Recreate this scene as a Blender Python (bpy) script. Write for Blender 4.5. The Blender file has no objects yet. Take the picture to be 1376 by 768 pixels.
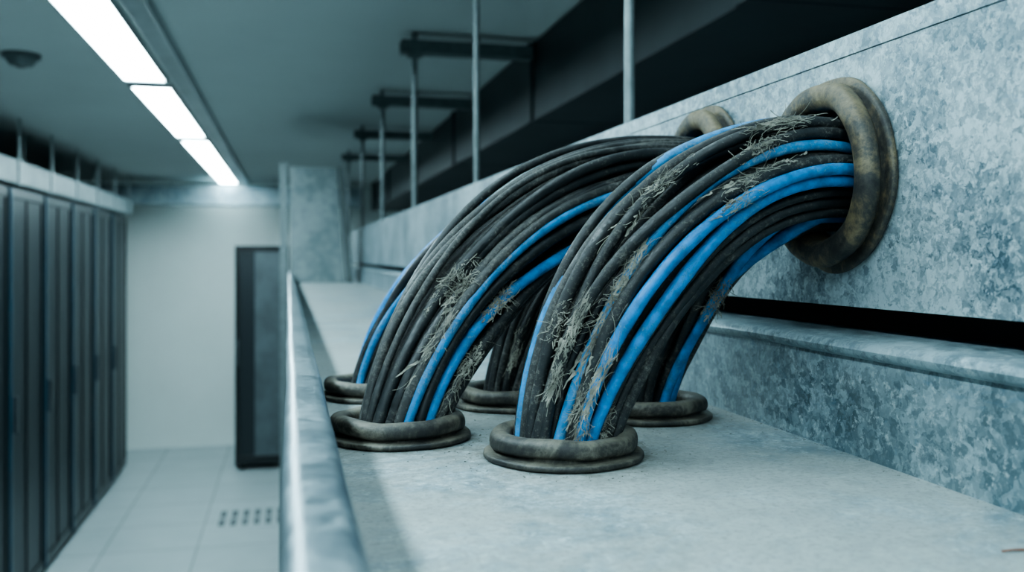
import bpy, bmesh, math, random
import numpy as np
from mathutils import Vector, Matrix
random.seed(7); rng=np.random.default_rng(7)
S=0.8
TH=math.atan(300/1250); CT,ST=math.cos(TH),math.sin(TH)
EYE=0.17; FLOOR=EYE-2.45; CEIL=EYE+0.95
coll=bpy.context.scene.collection
XW=.485
A=(.2285,.764); B=(.101,.880); C=(.106,1.144); D=(.25,1.043); E=(.372,.935)
W1=(.754,.244); W2=(1.015,.258)

# ------------------------------------------------------------ materials
def mat(name):
    m=bpy.data.materials.new(name); m.use_nodes=True
    nt=m.node_tree; b=nt.nodes['Principled BSDF']; return m,nt,b
def N(nt,t,**k):
    n=nt.nodes.new(t)
    for a,v in k.items(): setattr(n,a,v)
    return n
def ramp(nt,src,stops):
    r=N(nt,'ShaderNodeValToRGB'); e=r.color_ramp.elements
    while len(e)>1: e.remove(e[0])
    e[0].position=stops[0][0]; e[0].color=(*stops[0][1],1)
    for p,c in stops[1:]:
        q=e.new(p); q.color=(*c,1)
    nt.links.new(src,r.inputs[0]); return r.outputs[0]
def noise(nt,vec,scale,detail=6,rough=.6,dist=0):
    n=N(nt,'ShaderNodeTexNoise'); n.inputs['Scale'].default_value=scale
    n.inputs['Detail'].default_value=detail; n.inputs['Roughness'].default_value=rough
    n.inputs['Distortion'].default_value=dist
    nt.links.new(vec,n.inputs['Vector']); return n.outputs['Fac']
def mix(nt,f,a,b,mode='MIX'):
    m=N(nt,'ShaderNodeMix'); m.data_type='RGBA'; m.blend_type=mode
    for s,v in ((m.inputs[0],f),(m.inputs[6],a),(m.inputs[7],b)):
        if hasattr(v,'links'): nt.links.new(v,s)
        elif isinstance(v,tuple): s.default_value=(*v,1)
        else: s.default_value=v
    return m.outputs[2]
def bump(nt,b,h,st,d=.002):
    n=N(nt,'ShaderNodeBump'); n.inputs['Strength'].default_value=st; n.inputs['Distance'].default_value=d
    nt.links.new(h,n.inputs['Height']); nt.links.new(n.outputs[0],b.inputs['Normal'])
def G(v): return (v,v,v)
def coord(nt): return N(nt,'ShaderNodeTexCoord').outputs['Object']

def galv(name,lo,hi,dust=0.0,dustcol=(.42,.41,.37),metal=.45,sp=75,rough=(.32,.55),blue=.55,dark=.6,fleck=.55,halo=()):
    m,nt,b=mat(name); c=coord(nt)
    mp=N(nt,'ShaderNodeVectorMath'); mp.operation='MULTIPLY_ADD'
    nn=N(nt,'ShaderNodeTexNoise'); nn.inputs['Scale'].default_value=110; nn.inputs['Detail'].default_value=4; nt.links.new(c,nn.inputs['Vector'])
    nt.links.new(nn.outputs['Color'],mp.inputs[0]); mp.inputs[1].default_value=(.020,.020,.020); nt.links.new(c,mp.inputs[2])
    v=N(nt,'ShaderNodeTexVoronoi'); v.inputs['Scale'].default_value=sp; nt.links.new(mp.outputs[0],v.inputs['Vector'])
    v2=N(nt,'ShaderNodeTexVoronoi'); v2.inputs['Scale'].default_value=sp*2.2; nt.links.new(mp.outputs[0],v2.inputs['Vector'])
    sep=N(nt,'ShaderNodeSeparateColor'); nt.links.new(v.outputs['Color'],sep.inputs[0])
    sep2=N(nt,'ShaderNodeSeparateColor'); nt.links.new(v2.outputs['Color'],sep2.inputs[0])
    spf=mix(nt,.45,sep.outputs[0],sep2.outputs[1])
    big=ramp(nt,noise(nt,c,5,6,.66,.5),[(.36,G(0)),(.64,G(1))])
    f=mix(nt,.42,spf,big)
    col=ramp(nt,f,[(.22,lo),(.5,tuple(a*.55+d*.45 for a,d in zip(lo,hi))),(.76,hi)])
    fl=noise(nt,c,70,8,.82)
    col=mix(nt,ramp(nt,fl,[(.54,G(0)),(.61,G(fleck))]),col,(.54,.62,.64))
    sc=noise(nt,c,20,10,.86,.8)
    col=mix(nt,ramp(nt,sc,[(.54,G(0)),(.65,G(dark))]),col,(.065,.11,.14))
    bl=noise(nt,c,8.5,7,.8,1.0)
    col=mix(nt,ramp(nt,bl,[(.58,G(0)),(.66,G(blue))]),col,(.065,.19,.29))
    if dust>0:
        d1=noise(nt,c,4.6,10,.78,.5)
        col=mix(nt,ramp(nt,d1,[(.40,G(.1*dust)),(.53,G(dust))]),col,dustcol)
        d2=noise(nt,c,190,4,.75)
        col=mix(nt,ramp(nt,d2,[(.5,G(0)),(.66,G(dust*.8))]),col,tuple(x*.5 for x in dustcol))
        d3=noise(nt,c,34,8,.8,.6)
        col=mix(nt,ramp(nt,d3,[(.52,G(0)),(.64,G(dust*.45))]),col,(.16,.18,.18))
    for (hx,hy) in halo:   # grime collected around each grommet
        dn=N(nt,'ShaderNodeVectorMath'); dn.operation='DISTANCE'; nt.links.new(c,dn.inputs[0]); dn.inputs[1].default_value=(hx,hy,0)
        r0=ramp(nt,dn.outputs['Value'],[(.068,G(1)),(.086,G(.4)),(.125,G(0))])
        hn=ramp(nt,noise(nt,c,45,8,.8,.5),[(.40,G(0)),(.60,G(.9))])
        col=mix(nt,mix(nt,1,r0,hn,'MULTIPLY'),col,(.115,.108,.09))
    nt.links.new(col,b.inputs['Base Color'])
    b.inputs['Metallic'].default_value=metal
    r=ramp(nt,mix(nt,.5,spf,fl),[(.3,G(rough[0])),(.7,G(rough[1]))]); nt.links.new(r,b.inputs['Roughness'])
    bump(nt,b,mix(nt,.5,spf,fl),.3,.0012)
    return m
M_galv=galv('galvanised_steel_panel',(.085,.135,.165),(.44,.53,.56),metal=.45,sp=120,dark=.45,blue=.45)
M_floor_g=galv('dusty_galvanised_steel',(.10,.155,.185),(.36,.44,.46),dust=.75,dustcol=(.315,.33,.315),metal=.15,sp=100,rough=(.5,.75),blue=.4,dark=.7,halo=(A,B,E,D))
M_galv_lo=galv('galvanised_steel_side',(.070,.125,.155),(.34,.44,.48),dust=.1,metal=.4,sp=90,dark=.75,blue=.5)
M_rail=galv('galvanised_steel_lip',(.15,.20,.23),(.30,.37,.40),metal=.7,sp=60,rough=(.28,.42),blue=.2,dark=.3,fleck=.2)
M_riser=galv('galvanised_steel_plain',(.17,.22,.23),(.31,.365,.375),metal=.3,sp=14,dark=.3,blue=.1,fleck=.2)

def simple(name,col,rough=.5,metal=0,nscale=None,var=.25,bs=0):
    m,nt,b=mat(name); b.inputs['Roughness'].default_value=rough; b.inputs['Metallic'].default_value=metal
    c=coord(nt); n=noise(nt,c,nscale or 5,5)
    nt.links.new(ramp(nt,n,[(.3,tuple(x*(1-var) for x in col)),(.7,tuple(min(1,x*(1+var)) for x in col))]),b.inputs['Base Color'])
    if bs: bump(nt,b,noise(nt,c,(nscale or 5)*12,3),bs)
    return m
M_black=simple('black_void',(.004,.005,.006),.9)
M_wall=simple('white_painted_wall',(.80,.87,.85),.7,var=.05,nscale=.7)
M_ceil=simple('ceiling_paint',(.56,.61,.60),.8,var=.06,nscale=.6)
M_dark=simple('dark_grey_panel',(.055,.075,.085),.5,var=.2,nscale=1.5)
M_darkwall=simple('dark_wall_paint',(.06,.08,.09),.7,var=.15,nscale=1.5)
M_duct=simple('dark_duct_metal',(.026,.036,.041),.5,var=.2)
M_rack=simple('rack_black_steel',(.006,.010,.012),.35,var=.2)
M_rackedge=simple('rack_edge_steel',(.022,.060,.090),.3,.2,var=.2)
M_rod=simple('zinc_rod',(.20,.24,.25),.45,.4,var=.2,nscale=30)
M_strut=simple('strut_steel',(.13,.16,.165),.5,.3,var=.2,nscale=20)
M_plastic=simple('white_plastic',(.35,.38,.38),.5)
M_alu=simple('aluminium_trim',(.30,.35,.36),.4,.3)
M_handle=simple('handle_chrome',(.12,.14,.15),.3,.7)
M_slot=simple('vent_slot',(.12,.145,.15),.7)

m,nt,b=mat('perforated_rack_door'); c=coord(nt)
v=N(nt,'ShaderNodeTexVoronoi'); v.inputs['Scale'].default_value=70; v.inputs['Randomness'].default_value=0; nt.links.new(c,v.inputs['Vector'])
nt.links.new(ramp(nt,v.outputs['Distance'],[(.25,(.002,.003,.004)),(.4,(.014,.022,.027))]),b.inputs['Base Color']); b.inputs['Roughness'].default_value=.38
M_mesh=m
m,nt,b=mat('raised_floor_tile'); c=coord(nt)
br=N(nt,'ShaderNodeTexBrick'); br.offset=0; br.inputs['Scale'].default_value=1
for k,vv in (('Brick Width',.75),('Row Height',.75),('Mortar Size',.008),('Mortar Smooth',.2)): br.inputs[k].default_value=vv
br.inputs['Color1'].default_value=(.38,.44,.45,1); br.inputs['Color2'].default_value=(.44,.50,.51,1); br.inputs['Mortar'].default_value=(.10,.12,.13,1)
nt.links.new(c,br.inputs['Vector'])
col=mix(nt,.3,br.outputs['Color'],ramp(nt,noise(nt,c,3,6),[(.3,(.30,.36,.37)),(.7,(.48,.53,.54))]))
nt.links.new(col,b.inputs['Base Color']); b.inputs['Roughness'].default_value=.4
M_tile=m
def emis(name,st):
    m,nt,b=mat(name); b.inputs['Base Color'].default_value=(.9,.95,.95,1)
    b.inputs['Emission Color'].default_value=(.67,.93,1,1); b.inputs['Emission Strength'].default_value=st
    return m
M_light=emis('light_diffuser',27); M_fill=emis('fill_panel_emitter',3.2)  # second emitter is for the added fill panels
def rubber(name,amount,tan,bias=0):
    m,nt,b=mat(name); c=coord(nt)
    n=noise(nt,c,20,9,.75,.8); n2=noise(nt,c,150,5,.7)
    f=mix(nt,.3,n,n2)
    col=ramp(nt,f,[(.40+bias,(.011,.011,.011)),(.48+bias,(.034,.031,.026)),(.55+bias,tan),(.65+bias,tuple(x*1.8 for x in tan))])
    geo=N(nt,'ShaderNodeNewGeometry'); sx=N(nt,'ShaderNodeSeparateXYZ'); nt.links.new(geo.outputs['Normal'],sx.inputs[0])
    up=ramp(nt,sx.outputs[2],[(.45,G(0)),(1,G(amount))])
    col=mix(nt,mix(nt,1,up,ramp(nt,n,[(.38,G(.05)),(.58,G(1))]),'MULTIPLY'),col,tuple(x*1.5 for x in tan))
    nt.links.new(col,b.inputs['Base Color']); b.inputs['Roughness'].default_value=.55
    bump(nt,b,mix(nt,.5,n,n2),.6,.0015); return m
M_rub=rubber('dusty_black_rubber',.85,(.095,.086,.068),.02)
M_rubw=rubber('worn_tan_rubber',.35,(.105,.080,.046),.0)
def cable(name,base,dust,amt,rough=.36):
    m,nt,b=mat(name); c=coord(nt)
    n=noise(nt,c,26,8,.75,.4); n2=noise(nt,c,300,4,.75); n3=noise(nt,c,70,4,.6)
    col=mix(nt,ramp(nt,n3,[(.35,G(0)),(.7,G(1))]),tuple(x*.65 for x in base),tuple(x*1.4 for x in base))
    nf=mix(nt,.45,n,n2)
    at=N(nt,'ShaderNodeAttribute'); at.attribute_name='dust'
    add=N(nt,'ShaderNodeMath'); add.operation='MULTIPLY_ADD'; nt.links.new(at.outputs['Fac'],add.inputs[0]); add.inputs[1].default_value=.17; nt.links.new(nf,add.inputs[2])
    d=ramp(nt,add.outputs[0],[(.56-amt*.05,G(0)),(.64,G(.5)),(.71,G(.95))])
    dc=mix(nt,ramp(nt,n2,[(.4,G(0)),(.6,G(1))]),tuple(x*.4 for x in dust),tuple(x*1.6 for x in dust))
    col=mix(nt,d,col,dc)
    nt.links.new(col,b.inputs['Base Color'])
    nt.links.new(ramp(nt,add.outputs[0],[(.45,G(rough)),(.62,G(.85))]),b.inputs['Roughness'])
    bump(nt,b,mix(nt,.5,n3,mix(nt,1,n2,d,'MULTIPLY')),.6,.0015); return m
M_ck=cable('black_cable_sheath',(.010,.013,.015),(.125,.12,.105),.2,.33)
M_ck2=cable('dusty_cable_sheath',(.018,.021,.022),(.14,.134,.12),.95,.4)
M_cb=cable('blue_cable_sheath',(.005,.175,.43),(.10,.17,.21),.0,.36)
M_cb2=cable('dirty_blue_cable_sheath',(.008,.17,.38),(.18,.20,.19),.9,.42)
M_fib=simple('frayed_fibre',(.23,.22,.185),.9,var=.6,nscale=60)
M_crumb=simple('dust_crumb',(.13,.12,.10),.9,var=.5,nscale=60)
M_wood=simple('red_twig',(.22,.07,.03),.8)

# ------------------------------------------------------------ mesh helpers
def obj(name,me,mats,parent=None,smooth=False):
    o=bpy.data.objects.new(name,me); coll.objects.link(o)
    for x in mats: me.materials.append(x)
    if parent: o.parent=parent
    if smooth:
        for p in me.polygons: p.use_smooth=True
    return o
def empty(name,loc=(0,0,0)):
    o=bpy.data.objects.new(name,None); o.location=loc; o.empty_display_size=.05; coll.objects.link(o); return o
class MB:
    def __init__(s): s.v=[];s.f=[];s.m=[];s.sm=[]
    def add(s,v,f,mi=0,sm=False):
        o=len(s.v); s.v+=list(map(tuple,v)); s.f+=[tuple(i+o for i in q) for q in f]; s.m+=[mi]*len(f); s.sm+=[sm]*len(f)
    def box(s,x0,x1,y0,y1,z0,z1,mi=0):
        v=[(x,y,z) for x in(x0,x1) for y in(y0,y1) for z in(z0,z1)]
        s.add(v,[(0,1,3,2),(4,6,7,5),(0,4,5,1),(2,3,7,6),(0,2,6,4),(1,5,7,3)],mi)
    def cyl(s,c,r,h,axis='z',n=24,mi=0,r2=None):
        r2=r if r2 is None else r2; v=[]
        for k in range(2):
            rr=(r,r2)[k]
            for i in range(n):
                a=2*math.pi*i/n; p=(rr*math.cos(a),rr*math.sin(a),h*k)
                if axis=='x': p=(p[2],p[0],p[1])
                if axis=='y': p=(p[1],p[2],p[0])
                v.append((c[0]+p[0],c[1]+p[1],c[2]+p[2]))
        s.add(v,[(i,(i+1)%n,n+(i+1)%n,n+i) for i in range(n)],mi,True)
        s.add(v,[tuple(range(n))[::-1],tuple(range(n,2*n))],mi)
    def make(s,name,mats,parent=None,bevel=0,loc=None):
        me=bpy.data.meshes.new(name)
        off=loc or (0,0,0)
        me.from_pydata([(a-off[0],b-off[1],c-off[2]) for a,b,c in s.v],[],s.f)
        for p,mi,sm in zip(me.polygons,s.m,s.sm): p.material_index=mi; p.use_smooth=sm
        bm=bmesh.new(); bm.from_mesh(me); bmesh.ops.recalc_face_normals(bm,faces=bm.faces); bm.to_mesh(me); bm.free()
        o=obj(name,me,mats,parent); o.location=off
        if bevel:
            bv=o.modifiers.new('bevel','BEVEL'); bv.width=bevel; bv.segments=3; bv.limit_method='ANGLE'
        return o
def sweepY(name,prof,y0,y1,mat_,parent,ny=40,wob=0.0,closed=True):
    ys=np.linspace(y0,y1,ny); n=len(prof); v=[];f=[]
    for j,y in enumerate(ys):
        w=wob*(math.sin(y*9)+.6*math.sin(y*23+1))
        for (x,z) in prof: v.append((x+w,y,z+w*.5))
    for j in range(ny-1):
        for i in range(n if closed else n-1):
            k=(i+1)%n; f.append((j*n+i,j*n+k,(j+1)*n+k,(j+1)*n+i))
    if closed: f+= [tuple(range(n)),tuple(range((ny-1)*n,ny*n))[::-1]]
    me=bpy.data.meshes.new(name); me.from_pydata(v,[],f)
    bm=bmesh.new(); bm.from_mesh(me); bmesh.ops.recalc_face_normals(bm,faces=bm.faces); bm.to_mesh(me); bm.free()
    o=obj(name,me,[mat_],parent)
    for p in me.polygons: p.use_smooth=True
    me.set_sharp_from_angle(angle=math.radians(40))
    return o
def plate(name,rect,holes,thick,mat_,parent,mtx):
    cu=bpy.data.curves.new(name+'_c','CURVE'); cu.dimensions='2D'; cu.fill_mode='BOTH'; cu.extrude=thick/2; 
    def sp(pts):
        s=cu.splines.new('POLY'); s.points.add(len(pts)-1)
        for p,q in zip(s.points,pts): p.co=(*q,0,1)
        s.use_cyclic_u=True
    u0,u1,v0,v1=rect; sp([(u0,v0),(u1,v0),(u1,v1),(u0,v1)])
    for u,v,r in holes: sp([(u+r*math.cos(a),v+r*math.sin(a)) for a in np.linspace(0,2*math.pi,64,endpoint=False)])
    t=bpy.data.objects.new('tmp',cu); coll.objects.link(t); bpy.context.view_layer.update()
    me=bpy.data.meshes.new_from_object(t); bpy.data.objects.remove(t); me.transform(mtx); me.name=name; me.materials.clear()
    return obj(name,me,[mat_],parent)

# ------------------------------------------------------------ tray
tray=empty('cable_tray')
Y0,Y1=-.6,7.3
plate('tray_floor',(-.002,.475,Y0,Y1),[(p[0],p[1],.048) for p in (A,B,C,D,E)],.004,M_floor_g,tray,Matrix.Translation((0,0,-.002)))
def rnd(x0,x1,z0,z1,r,n=6):
    P=[]
    for cx,cz,a0 in ((x1-r,z1-r,0),(x0+r,z1-r,90),(x0+r,z0+r,180),(x1-r,z0+r,270)):
        for i in range(n+1):
            a=math.radians(a0+90*i/n); P.append((cx+r*math.cos(a),cz+r*math.sin(a)))
    return P
sweepY('side_rail_lip',rnd(-.003,.029,.042,.064,.0100),Y0,Y1,M_rail,tray,60,.0004)
sweepY('side_rail_web',rnd(-.002,.003,-.006,.055,.002),Y0,Y1,M_rail,tray,30)
sweepY('low_side_wall',[(.471,-.004),(.471,.084),(.4655,.0855),(.462,.0885),(.461,.0925),(.463,.0965),(.468,.099),(.53,.1035),(.53,.0995),(.476,.096),(.4745,.09),(.4745,-.004)],Y0,Y1,M_galv_lo,tray,60,.0005)
tr=empty('galvanised_trunking')
mt=Matrix(((0,0,1,XW+.002),(1,0,0,0),(0,1,0,0),(0,0,0,1)))
plate('front_panel',(Y0,7.45,.126,.367),[(W1[0],W1[1],.062),(W2[0],W2[1],.062)],.004,M_galv,tr,mt)
mb=MB()
mb.box(XW+.004,.64,Y0,7.45,.3625,.3665); mb.box(.636,.64,Y0,7.45,.1265,.3625)
mb.box(XW-.0012,XW,Y0,7.45,.349,.3675)
mb.make('top_flange',[M_galv],tr,.0006)
mb=MB(); mb.box(.535,.54,Y0,7.45,-.02,.126)  # black plate added to paint the shade inside the gap, not a seal
mb.make('gap_shade_plate',[M_black],tr)
def grommet(name,R,r,loc,rot,mat_,seed,hz=.025):
    k=R/.0685
    w=R-r
    P=[(r+.002,-.010),(r-.001,.0),(r-.0015,.004)]
    def bead(t):
        a=math.radians(180-180*t); ca,sa=math.cos(a),math.sin(a)
        return (r+w*.46+w*.48*math.copysign(abs(ca)**.8,ca), hz*.62+hz*.38*(sa**.85 if sa>0 else 0))
    for i in range(17): P.append(bead(i/16))
    P+=[(R-.0016*k,hz*.50),(R-.003*k,hz*.41),(R-.0065*k,hz*.37),(R-.0085*k,hz*.34),(R-.0085*k,hz*.26),(R-.002*k,hz*.235),(R+.0025,hz*.225),(R+.0038,hz*.18),(R+.004,hz*.08),(R+.003,.0005),(R,-.0005)]
    n=120; v=[];f=[];rs=random.Random(seed); ph=[rs.uniform(0,6.28) for _ in range(8)]
    for i in range(n):
        a=2*math.pi*i/n
        for (q,h) in P:
            wv=.0010*k*(math.sin(2*a+ph[0])+.5*math.sin(5*a+ph[1])+.35*math.sin(9*a+ph[2]))
            hh=h+(.0009*k*(math.sin(3*a+ph[3])+.5*math.sin(7*a+ph[4])) if h>hz*.3 else 0)
            v.append(((q+wv)*math.cos(a),(q+wv)*math.sin(a),hh))
    m_=len(P)
    for i in range(n):
        for j in range(m_-1):
            f.append((i*m_+j,((i+1)%n)*m_+j,((i+1)%n)*m_+j+1,i*m_+j+1))
    me=bpy.data.meshes.new(name); me.from_pydata(v,[],f)
    bm=bmesh.new(); bm.from_mesh(me); bmesh.ops.recalc_face_normals(bm,faces=bm.faces); bm.to_mesh(me); bm.free()
    o=obj(name,me,[mat_],None,True); o.location=loc; o.rotation_euler=rot; return o
for i,p in enumerate((A,B,C,D,E)):
    grommet('rubber_grommet',.0655,.0465,(p[0],p[1],0.0005),(0,0,i*1.3),M_rub,i,.023)
for i,(y,z) in enumerate((W1,W2)):
    grommet('rubber_grommet',.0850,.0600,(XW-.0005,y,z),(0,-math.pi/2,0),M_rubw,20+i,.026)

# ------------------------------------------------------------ cables
def project(P):
    P=np.asarray(P); xc=P[...,0]*CT-P[...,1]*ST; zc=P[...,0]*ST+P[...,1]*CT
    return 688+1250*xc/zc, 345-1250*(P[...,2]-EYE)/zc, zc
def hexdisc(R,d):
    pts=[];n=int(R/d)+2
    for j in range(-n,n+1):
        for i in range(-n,n+1):
            x=(i+.5*(j%2))*d; y=j*d*.866
            if math.hypot(x,y)<=R: pts.append((x+random.uniform(-1,1)*d*.16,y+random.uniform(-1,1)*d*.16))
    return pts
def bundle_paths(floor_c,wall_c,Rf,wscale,r,twist=.2,fan=1.15,seed=0,amax=76,straight=.015,jit=.0085,bulge=0.):
    random.seed(seed); paths=[]
    for (p,q) in hexdisc(Rf-r,2*r*1.0):
        c,s=math.cos(twist),math.sin(twist); pw,qw=(p*c-q*s)*wscale[0],(p*s+q*c)*wscale[1]
        yw,zw=wall_c[0]+pw,wall_c[1]+qw; xf,yf=floor_c[0]-q,floor_c[1]+p
        am=math.radians(amax+random.uniform(-5,4)); x_s=XW-straight
        ph=[random.uniform(0,6.28) for _ in range(4)]; am1=random.uniform(.15,1)*jit; am2=random.uniform(.15,1)*jit
        P=[]
        for t in np.linspace(0,1,9)[:-1]: P.append((XW+.09+(x_s-XW-.09)*t,yw,zw+.004*(1-t)))
        n=46
        for i in range(n+1):
            t=i/n; a=am*t
            X=x_s-(x_s-xf)*math.sin(a)/math.sin(am)
            Z=zw*(math.cos(a)-math.cos(am))/(1-math.cos(am))
            sm=t*t*(3-2*t); env=math.sin(math.pi*t)
            f=1+(fan-1)*env
            Yc=wall_c[0]+(floor_c[0+1]-wall_c[0])*sm
            Yl=(yw-wall_c[0])*(1-sm)+(yf-floor_c[1])*sm
            k=(f-1)*q; nx,nz=-math.sin(a),math.cos(a)
            wx=env*am1*math.sin(4.2*t+ph[0])+env*am2*.4*math.sin(8*t+ph[1]); wy=env*am2*math.sin(3.6*t+ph[2])+env*am1*.4*math.sin(7*t+ph[3])
            P.append((X+nx*(k+wx+bulge*env),Yc+Yl*f+wy,Z+nz*(k+wx+bulge*env)))
        lx=(P[-1][0]-P[-2][0])/(P[-2][2]-P[-1][2]+1e-9)
        for t in (.02,.045,.08): P.append((xf+max(lx,-.35)*t*.6,yf,-t))
        paths.append(np.array(P))
    return paths
def tube(P,r,k=12,seed=0):
    n=len(P); T=np.gradient(P,axis=0); T/=np.linalg.norm(T,axis=1)[:,None]
    u=np.cross(T[0],(0.,1.,.13)); u/=np.linalg.norm(u); V=[]
    a=np.linspace(0,2*math.pi,k,endpoint=False); rr=np.random.default_rng(seed)
    rad=r*(1+.035*np.convolve(rr.normal(size=n+4),np.ones(5)/2.2,'valid'))
    for i in range(n):
        u=u-T[i]*np.dot(u,T[i]); u/=np.linalg.norm(u); w=np.cross(T[i],u)
        V.append(P[i]+rad[i]*(np.cos(a)[:,None]*u+np.sin(a)[:,None]*w))
    V=np.concatenate(V); F=[]
    for i in range(n-1):
        for j in range(k):
            l=(j+1)%k; F.append((i*k+j,i*k+l,(i+1)*k+l,(i+1)*k+j))
    F+=[tuple(range(k))[::-1],tuple(range((n-1)*k,n*k))]
    return V,F
def closest(paths,px,py):
    best=None
    for ci,P in enumerate(paths):
        x,y,z=project(P); d=np.hypot(x-px,y-py); 
        for i in np.where(d<17)[0]:
            if P[i,2]<.005 or P[i,0]>XW: continue
            sc=z[i]+d[i]*.0008
            if best is None or sc<best[0]: best=(sc,ci,i)
    return best
def leftmost(paths,py,rank=0):
    L=[]
    for ci,P in enumerate(paths):
        x,y,z=project(P); i=int(np.argmin(np.abs(y-py)+(P[:,0]>XW)*999)); L.append((x[i],ci))
    L.sort(); return L[rank][1]
def make_bundle(paths,r,blues,tufts,seed,base_dust=.1,edge=()):
    rs=random.Random(seed); mi=[0 if rs.random()<.76 else 1 for _ in paths]
    for px,py,kind in blues:
        b=closest(paths,px,py)
        if b: mi[b[1]]=kind
    for py,rank,kind in edge: mi[leftmost(paths,py,rank)]=kind
    Vs=[];Fs=[];Ms=[];o=0
    for ci,P in enumerate(paths):
        rad=r*(rs.uniform(.76,1.2) if mi[ci]!=2 else 1.12)
        V,F=tube(P,rad,12,seed*100+ci); Vs.append(V); Fs+= [tuple(q+o for q in f) for f in F]; Ms+=[mi[ci]]*len(F); o+=len(V)
    me=bpy.data.meshes.new('cable_bundle'); VV=np.concatenate(Vs); me.from_pydata(VV.tolist(),[],Fs)
    dust=np.full(len(VV),base_dust)
    TT=[]
    for px,py,n,size,mode in tufts:
        b=closest(paths,px,py)
        if b:
            P=paths[b[1]]; c=P[b[2]]; T=P[min(b[2]+1,len(P)-1)]-P[b[2]-1]; T/=np.linalg.norm(T)
            TT.append((b,c,T,n,size,mode))
            d=VV-c; al=d@T; pe=np.linalg.norm(d-al[:,None]*T,axis=1)
            dust=np.maximum(dust,.8*np.exp(-(al/(size*1.3))**2-(pe/(r*1.8))**2))
    dust=np.maximum(dust,.4*np.exp(-(np.maximum(VV[:,2],0)/.03)**2))
    at=me.attributes.new('dust','FLOAT','POINT'); at.data.foreach_set('value',dust.astype(np.float32))
    ob=obj('cable_bundle',me,[M_ck,M_ck2,M_cb,M_cb2]); 
    for p,m_ in zip(me.polygons,Ms): p.material_index=m_; p.use_smooth=True
    V=[];F=[]
    def strand(P,rad):
        v,f=tube(np.array(P),rad,4,1); oo=len(V); V.extend(v.tolist()); F.extend([tuple(q+oo for q in g) for g in f])
    for b,c,T,n,size,mode in TT:
        outv=np.array((-ST,-CT,.35)); outv-=T*np.dot(outv,T); outv/=np.linalg.norm(outv); side=np.cross(T,outv)
        for s in range(int(n*1.8)):
            ang=rs.gauss(0,.7); base=c+T*rs.gauss(0,.6)*size+(outv*math.cos(ang)+side*math.sin(ang))*r*1.0
            L=size*rs.uniform(.2,.9)
            if mode=='tuft': d=outv*rs.uniform(-.1,.6)+side*rs.gauss(0,.8)+T*rs.gauss(.3,.7); cv=.45
            else: d=T*rs.choice((1,1,-1))+side*rs.gauss(0,.15)+outv*rs.uniform(-.05,.17); cv=.14
            d/=np.linalg.norm(d); pts=[base]; cur=np.array((rs.gauss(0,1),rs.gauss(0,1),rs.gauss(0,1)))*cv
            for q in range(7):
                cur=cur+np.array((rs.gauss(0,1),rs.gauss(0,1),rs.gauss(0,1)))*cv*.6
                d=d+cur*.5; d/=np.linalg.norm(d); pts.append(pts[-1]+d*L/7)
            strand(pts,rs.uniform(.00014,.00036))
        for s in range(max(6,n//3)):
            ang=rs.gauss(0,.8); base=c+T*rs.gauss(0,.7)*size+(outv*math.cos(ang)+side*math.sin(ang))*r*1.06
            L=size*rs.uniform(.3,1.0); w=rs.uniform(.0006,.0020); oo=len(V); nn=6
            lift=rs.uniform(0,.45)*(1 if rs.random()<.4 else .15); sk=rs.gauss(0,.10)
            for q in range(nn):
                cpt=base+T*L*(q/nn)+outv*lift*L*(q/nn)**2+side*(rs.gauss(0,.0006)+sk*L*q/nn)
                ww=w*(1-q/nn*.75)*rs.uniform(.6,1.2); V.extend([tuple(cpt-side*ww),tuple(cpt+side*ww+outv*rs.gauss(0,.0006))])
            F.extend([(oo+2*q,oo+2*q+1,oo+2*q+3,oo+2*q+2) for q in range(nn-1)])
    if V:
        me=bpy.data.meshes.new('frayed_fibres'); me.from_pydata([tuple(x) for x in V],[],F); obj('frayed_fibres',me,[M_fib],ob)
    return ob
R=.0049
pA=bundle_paths(A,(W1[0]-.006,W1[1]+.006),.0460,(1.12,1.12),R,twist=.15,fan=1.36,seed=1,bulge=.004)
make_bundle(pA,R,[(905,366,2),(925,378,2),(890,310,3)],
 [(1050,172,40,.024,'s'),(1020,182,30,.018,'tuft'),(862,285,46,.024,'s'),(1012,240,40,.022,'s'),(1000,262,26,.018,'s'),(833,370,50,.022,'s'),(828,392,34,.016,'tuft'),(760,440,46,.022,'s'),(745,432,34,.016,'tuft'),(775,540,40,.03,'s'),(800,500,44,.034,'s'),(790,440,36,.03,'s'),(822,575,34,.016,'tuft'),(790,570,40,.02,'s'),(900,250,25,.02,'s'),(740,500,30,.02,'s')],1,.18,edge=((370,1,3),))
pE=bundle_paths(E,(W1[0]+.012,W1[1]-.020),.034,(1.0,1.0),R,twist=.1,fan=1.2,seed=2,amax=80)
make_bundle(pE,R,[(1080,305,2),(925,480,2),(990,385,2)],[(972,398,50,.016,'tuft'),(960,410,30,.016,'tuft')],2,.12)
pB=bundle_paths(B,(W2[0]-.012,W2[1]+.004),.0455,(1.12,1.12),R,twist=.3,fan=1.36,seed=3,bulge=.003)
make_bundle(pB,R,[(715,335,3),(640,460,3),(600,520,2)],[(618,375,50,.022,'tuft'),(600,385,36,.02,'s'),(625,360,30,.02,'s'),(682,412,50,.017,'tuft'),(670,420,30,.016,'s'),(630,485,44,.016,'tuft'),(610,520,30,.02,'s'),(590,440,30,.03,'s')],3,.15)
pC=bundle_paths(C,(W2[0]+.012,W2[1]+.004),.044,(1.1,1.1),R,twist=.1,fan=1.25,seed=4)
make_bundle(pC,R,[(530,400,2),(505,500,2),(690,256,3)],[],4,edge=((440,0,2),(440,4,2)))
pD=bundle_paths(D,(W2[0]+.0,W2[1]-.02),.038,(1.0,1.0),R,twist=.1,fan=1.2,seed=5)
make_bundle(pD,R,[],[(700,470,30,.02,'s')],5)

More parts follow.
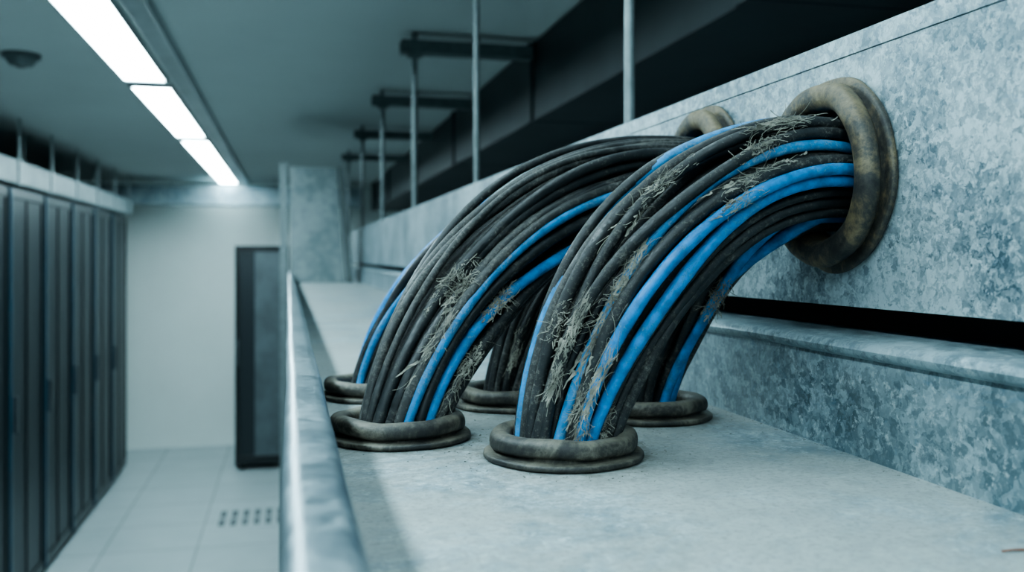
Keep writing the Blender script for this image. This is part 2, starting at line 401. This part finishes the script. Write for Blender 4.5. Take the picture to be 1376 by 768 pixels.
# debris on the tray
rs=random.Random(3); mb=MB()
for i in range(1400):
    g=rs.choice((A,A,A,B,E,E,C,D)); a=rs.uniform(0,6.28); d=.072+abs(rs.gauss(0,.025)); x=g[0]+d*math.cos(a); y=g[1]+d*math.sin(a)
    if rs.random()<.3: x=.4695-abs(rs.gauss(0,.006)); y=rs.uniform(.3,1.6)
    if not(.035<x<.469): continue
    if any(math.hypot(x-q[0],y-q[1])<.0725 for q in (A,B,C,D,E)): continue
    s=rs.uniform(.0002,.0009); v=[(x+rs.uniform(-s,s)*1.6,y+rs.uniform(-s,s)*1.6,rs.uniform(0,s)) for _ in range(4)]
    mb.add(v,[(0,1,2),(0,2,3),(0,3,1),(1,3,2)],0)
for (x,y,dr) in ((.304,.80,.3),(.303,.79,1.2),(.290,.86,2.)):
    p=np.array((x,y,.0006)); pts=[p]
    for q in range(6):
        dr+=rs.gauss(0,.5); pts.append(pts[-1]+np.array((math.cos(dr),math.sin(dr),0))*.002)
    v,f=tube(np.array(pts),.0002,4,1); mb.add(v.tolist(),f,0)
zc=212.5/(741-345); xc=(1362-688)/1250*zc; X=xc*CT+zc*ST; Y=-xc*ST+zc*CT
v,f=tube(np.array([(X-.008,Y,.001),(X-.003,Y-.001,.0016),(X+.004,Y,.001),(X+.01,Y-.002,.001)]),.0006,5,1); mb.add(v.tolist(),f,1)  # small red twig lying on the tray floor
mb.make('dust_debris',[M_crumb,M_wood])

# ------------------------------------------------------------ room shell
YB=12.66; XL=-3.4; XR=1.5; YN=-4
def slab(name,a,mat_):
    mb=MB(); mb.box(*a); return mb.make(name,[mat_])
slab('floor',(XL-.1,XR+.1,YN-.1,YB+.1,FLOOR-.1,FLOOR),M_tile)
slab('ceiling',(XL-.1,XR+.1,YN-.1,YB+.1,CEIL,CEIL+.1),M_ceil)
slab('wall_back',(XL,XR,YB,YB+.1,FLOOR,CEIL),M_wall)
slab('wall_left',(XL-.1,XL,YN,YB,FLOOR,CEIL),M_darkwall)
slab('wall_front',(XL,XR,YN-.1,YN,FLOOR,CEIL),M_darkwall)
mb=MB(); mb.box(XR,XR+.1,YN,YB,FLOOR,CEIL,0)
mb.make('wall_right',[M_darkwall])
mb=MB()
y=-.4
while y<9:
    mb.box(XR-.03,XR-.002,y+.006,y+1.094,EYE-.4,EYE+.595,0); y+=1.1
mb.make('wall_panel',[M_dark],bevel=.004)
mb=MB(); y=YN+.02
while y<11:
    mb.box(1.05,XR-.005,y,y+1.98,EYE+.6,CEIL-.004,0); mb.box(1.035,XR-.005,y+1.95,y+2.02,EYE+.597,CEIL-.002,0); y+=2.0
mb.make('ventilation_duct',[M_duct],bevel=.004)
def lamp(x,y0,y1,w,em=None):
    mb=MB(); mb.box(x-w/2,x+w/2,y0,y1,CEIL-.020,CEIL-.012,1)
    mb.box(x-w/2-.012,x-w/2,y0-.012,y1+.012,CEIL-.026,CEIL-.001,0); mb.box(x+w/2,x+w/2+.012,y0-.012,y1+.012,CEIL-.026,CEIL-.001,0)
    mb.box(x-w/2,x+w/2,y0-.012,y0,CEIL-.026,CEIL-.001,0); mb.box(x-w/2,x+w/2,y1,y1+.012,CEIL-.026,CEIL-.001,0)
    mb.box(x-w/2,x+w/2,y0,y1,CEIL-.012,CEIL-.001,0)
    mb.make('ceiling_light_or_fill',[M_alu,em or M_light])
XLt=-.735
for y0,y1 in ((-3.6,-1.0),(-.9,1.6),(1.75,5.22),(5.42,7.58),(7.86,12.3)):
    lamp(XLt,y0,y1,.20)
for y0 in (-2.6,-1.0,.6):  # unseen fill panels, added overhead to brighten the tray
    lamp(.15,y0,y0+1.2,.6,M_fill)
mb=MB(); mb.box(-.585,-.50,YN,YB-.02,CEIL-.035,CEIL-.001); mb.box(-.50,-.49,YN,YB-.02,CEIL-.05,CEIL-.001); mb.make('trim_1',[M_alu],bevel=.003)
mb=MB(); c=(-1.218,4.77); mb.cyl((c[0],c[1],CEIL-.02),.085,.02,n=40); mb.cyl((c[0],c[1],CEIL-.055),.05,.035,n=40,r2=.075); mb.cyl((c[0],c[1],CEIL-.065),.02,.01,n=24)
mb.make('smoke_detector',[M_strut],bevel=.003)
for zc in (1.46,2.65,3.95,5.3,6.75,8.3):
    Xr=.52; Y=(zc-Xr*ST)/CT
    mb=MB(); zt=CEIL-.002
    mb.cyl((Xr,Y,.3668),.0085 if zc<3 else .012,zt-.3668,n=14,mi=0)
    mb.cyl((Xr,Y,.3668),.020,.008,n=6,mi=0)
    if zc>3:
        mb.box(Xr-.06,1.03,Y-.035,Y+.035,EYE+.86,EYE+.868,1); mb.box(Xr-.06,1.03,Y-.035,Y-.028,EYE+.868,EYE+.915,1); mb.box(Xr-.06,1.03,Y+.028,Y+.035,EYE+.868,EYE+.915,1)
        mb.box(Xr-.03,Xr+.03,Y-.03,Y+.03,EYE+.848,EYE+.86,1)
    mb.make('threaded_rod_hanger' if zc<3 else 'trapeze_hanger',[M_rod,M_strut])
rz=EYE+.60; yr=6.35
mb=MB()
v=[(.012,yr,0),(.37,yr,0),(.31,yr,rz),(.012,yr,rz),(.012,yr+.5,0),(.37,yr+.5,0),(.31,yr+.5,rz),(.012,yr+.5,rz)]
mb.add(v,[(0,1,2,3),(4,7,6,5),(0,4,5,1),(1,5,6,2),(2,6,7,3),(3,7,4,0)])
v=[(.375,yr-.06,0),(.42,yr-.06,0),(.355,yr-.06,rz),(.315,yr-.06,rz),(.375,yr,0),(.42,yr,0),(.355,yr,rz),(.315,yr,rz)]
mb.add(v,[(0,1,2,3),(4,7,6,5),(0,4,5,1),(1,5,6,2),(2,6,7,3),(3,7,4,0)],1)
mb.make('vertical_riser_duct',[M_riser,M_strut],bevel=.003)
mb=MB(); mb.box(-.06,-.008,6.7,6.76,FLOOR,EYE+.66); mb.box(-.09,.02,6.66,6.80,FLOOR,FLOOR+.012)
mb.make('support_post',[M_rod],bevel=.003)
rack_top=EYE+.47; y=11.49
for i in range(8):
    y1=y; y0=y-.93; y=y0
    mb=MB(); xf=-1.82; b0=FLOOR+.06
    mb.box(-2.85,xf-.03,y0+.006,y1-.006,b0,rack_top,0)
    for yy in (y0+.006,y1-.056): mb.box(xf-.03,xf,yy,yy+.05,b0,rack_top,0)
    mb.box(xf-.004,xf+.012,y0+.004,y0+.050,b0,rack_top,2)
    mb.box(xf-.03,xf,y0+.056,y1-.056,b0,b0+.08,0); mb.box(xf-.03,xf,y0+.056,y1-.056,rack_top-.07,rack_top,0)
    mb.box(xf-.03,xf-.012,y0+.056,y1-.056,b0+.08,rack_top-.07,1)
    mb.box(xf-.012,xf-.002,(y0+y1)/2-.012,(y0+y1)/2+.012,b0+.08,rack_top-.07,0)
    mb.box(xf,xf+.03,y0+.085,y0+.11,FLOOR+1.25,FLOOR+1.5,3)
    for a_ in (y0+.1,y1-.1):
        for bx in (-2.7,-1.95): mb.cyl((bx,a_,FLOOR),.03,.065,n=12,mi=0)
    mb.make('server_rack',[M_rack,M_mesh,M_rackedge,M_handle],bevel=.004)
mb=MB(); x0,x1=-.60,.0; y0=11.1; y1=12.2; zt=EYE+.13
mb.box(x0,x1,y0+.03,y1,FLOOR+.06,zt,0)
mb.box(x0,x0+.05,y0,y0+.03,FLOOR+.06,zt,0); mb.box(x1-.05,x1,y0,y0+.03,FLOOR+.06,zt,0)
mb.box(x0+.05,x1-.05,y0,y0+.03,zt-.07,zt,0); mb.box(x0+.05,x1-.05,y0,y0+.03,FLOOR+.06,FLOOR+.16,0)
mb.box(x0+.22,x1-.05,y0+.005,y0+.03,FLOOR+.16,zt-.07,2)
mb.box(x0+.05,x0+.22,y0+.02,y0+.03,FLOOR+.16,zt-.07,1)
mb.box(x0+.02,x0+.045,y0-.03,y0,FLOOR+1.2,FLOOR+1.5,3)
for a_ in (y0+.1,y1-.1):
    for bx in (x0+.08,x1-.08): mb.cyl((bx,a_,FLOOR),.03,.065,n=12,mi=0)
mb.make('server_rack',[M_rack,M_mesh,simple('rack_door_grey',(.10,.125,.135),.5),M_handle],bevel=.004)
mb=MB(); mb.box(-2.0,-1.80,4,11.75,EYE+.50,EYE+.515); mb.box(-1.81,-1.80,4,11.75,EYE+.515,EYE+.66); mb.box(-2.0,-1.99,4,11.75,EYE+.515,EYE+.66)
for k in range(9):
    yy=4.3+k*.9; mb.cyl((-1.80,yy,EYE+.60),.01,CEIL-EYE-.602,n=10); mb.cyl((-2.0,yy,EYE+.60),.01,CEIL-EYE-.602,n=10)
    mb.box(-1.83,-1.79,yy-.03,yy+.03,EYE+.49,EYE+.67)
mb.make('overhead_cable_tray',[M_riser],bevel=.002)
mb=MB(); mb.box(XL+.01,.9,11.8,12.2,EYE+.63,EYE+.86)
for k in range(6): mb.box(-2.9+k*.75,-2.86+k*.75,11.79,12.21,EYE+.62,EYE+.87)
mb.make('overhead_duct',[M_galv_lo],bevel=.004)
mb=MB(); cx,cy=-.34,9.1; mb.box(cx-.36,cx+.36,cy-.36,cy+.36,FLOOR,FLOOR+.004,0)
for r_ in range(2):
    for k in range(6):
        x=cx-.26+k*.104; yy=cy-.27+r_*.29
        mb.box(x-.028,x+.028,yy,yy+.24,FLOOR+.004,FLOOR+.0055,1)
mb.make('perforated_floor_tile',[M_tile,M_slot])

# ------------------------------------------------------------ world, camera
w=bpy.data.worlds.new('world'); bpy.context.scene.world=w; w.use_nodes=True
w.node_tree.nodes['Background'].inputs[0].default_value=(.5,.7,.8,1); w.node_tree.nodes['Background'].inputs[1].default_value=.2
cam=bpy.data.cameras.new('camera'); co=bpy.data.objects.new('camera',cam); coll.objects.link(co)
co.location=(0,0,EYE); co.rotation_euler=(math.pi/2,0,-TH)
cam.sensor_width=36; cam.lens=36*1250/1376; cam.shift_y=-39/1376; cam.clip_start=.01
cam.dof.use_dof=True; cam.dof.focus_distance=.80*S; cam.dof.aperture_fstop=7
bpy.context.scene.camera=co
for o in list(bpy.data.objects):
    if o.parent is None:
        o.location=o.location*S
        if o is not co: o.scale=(S,S,S)
vs=bpy.context.scene.view_settings; vs.view_transform='AgX'; vs.look='AgX - Medium High Contrast'; vs.exposure=.58
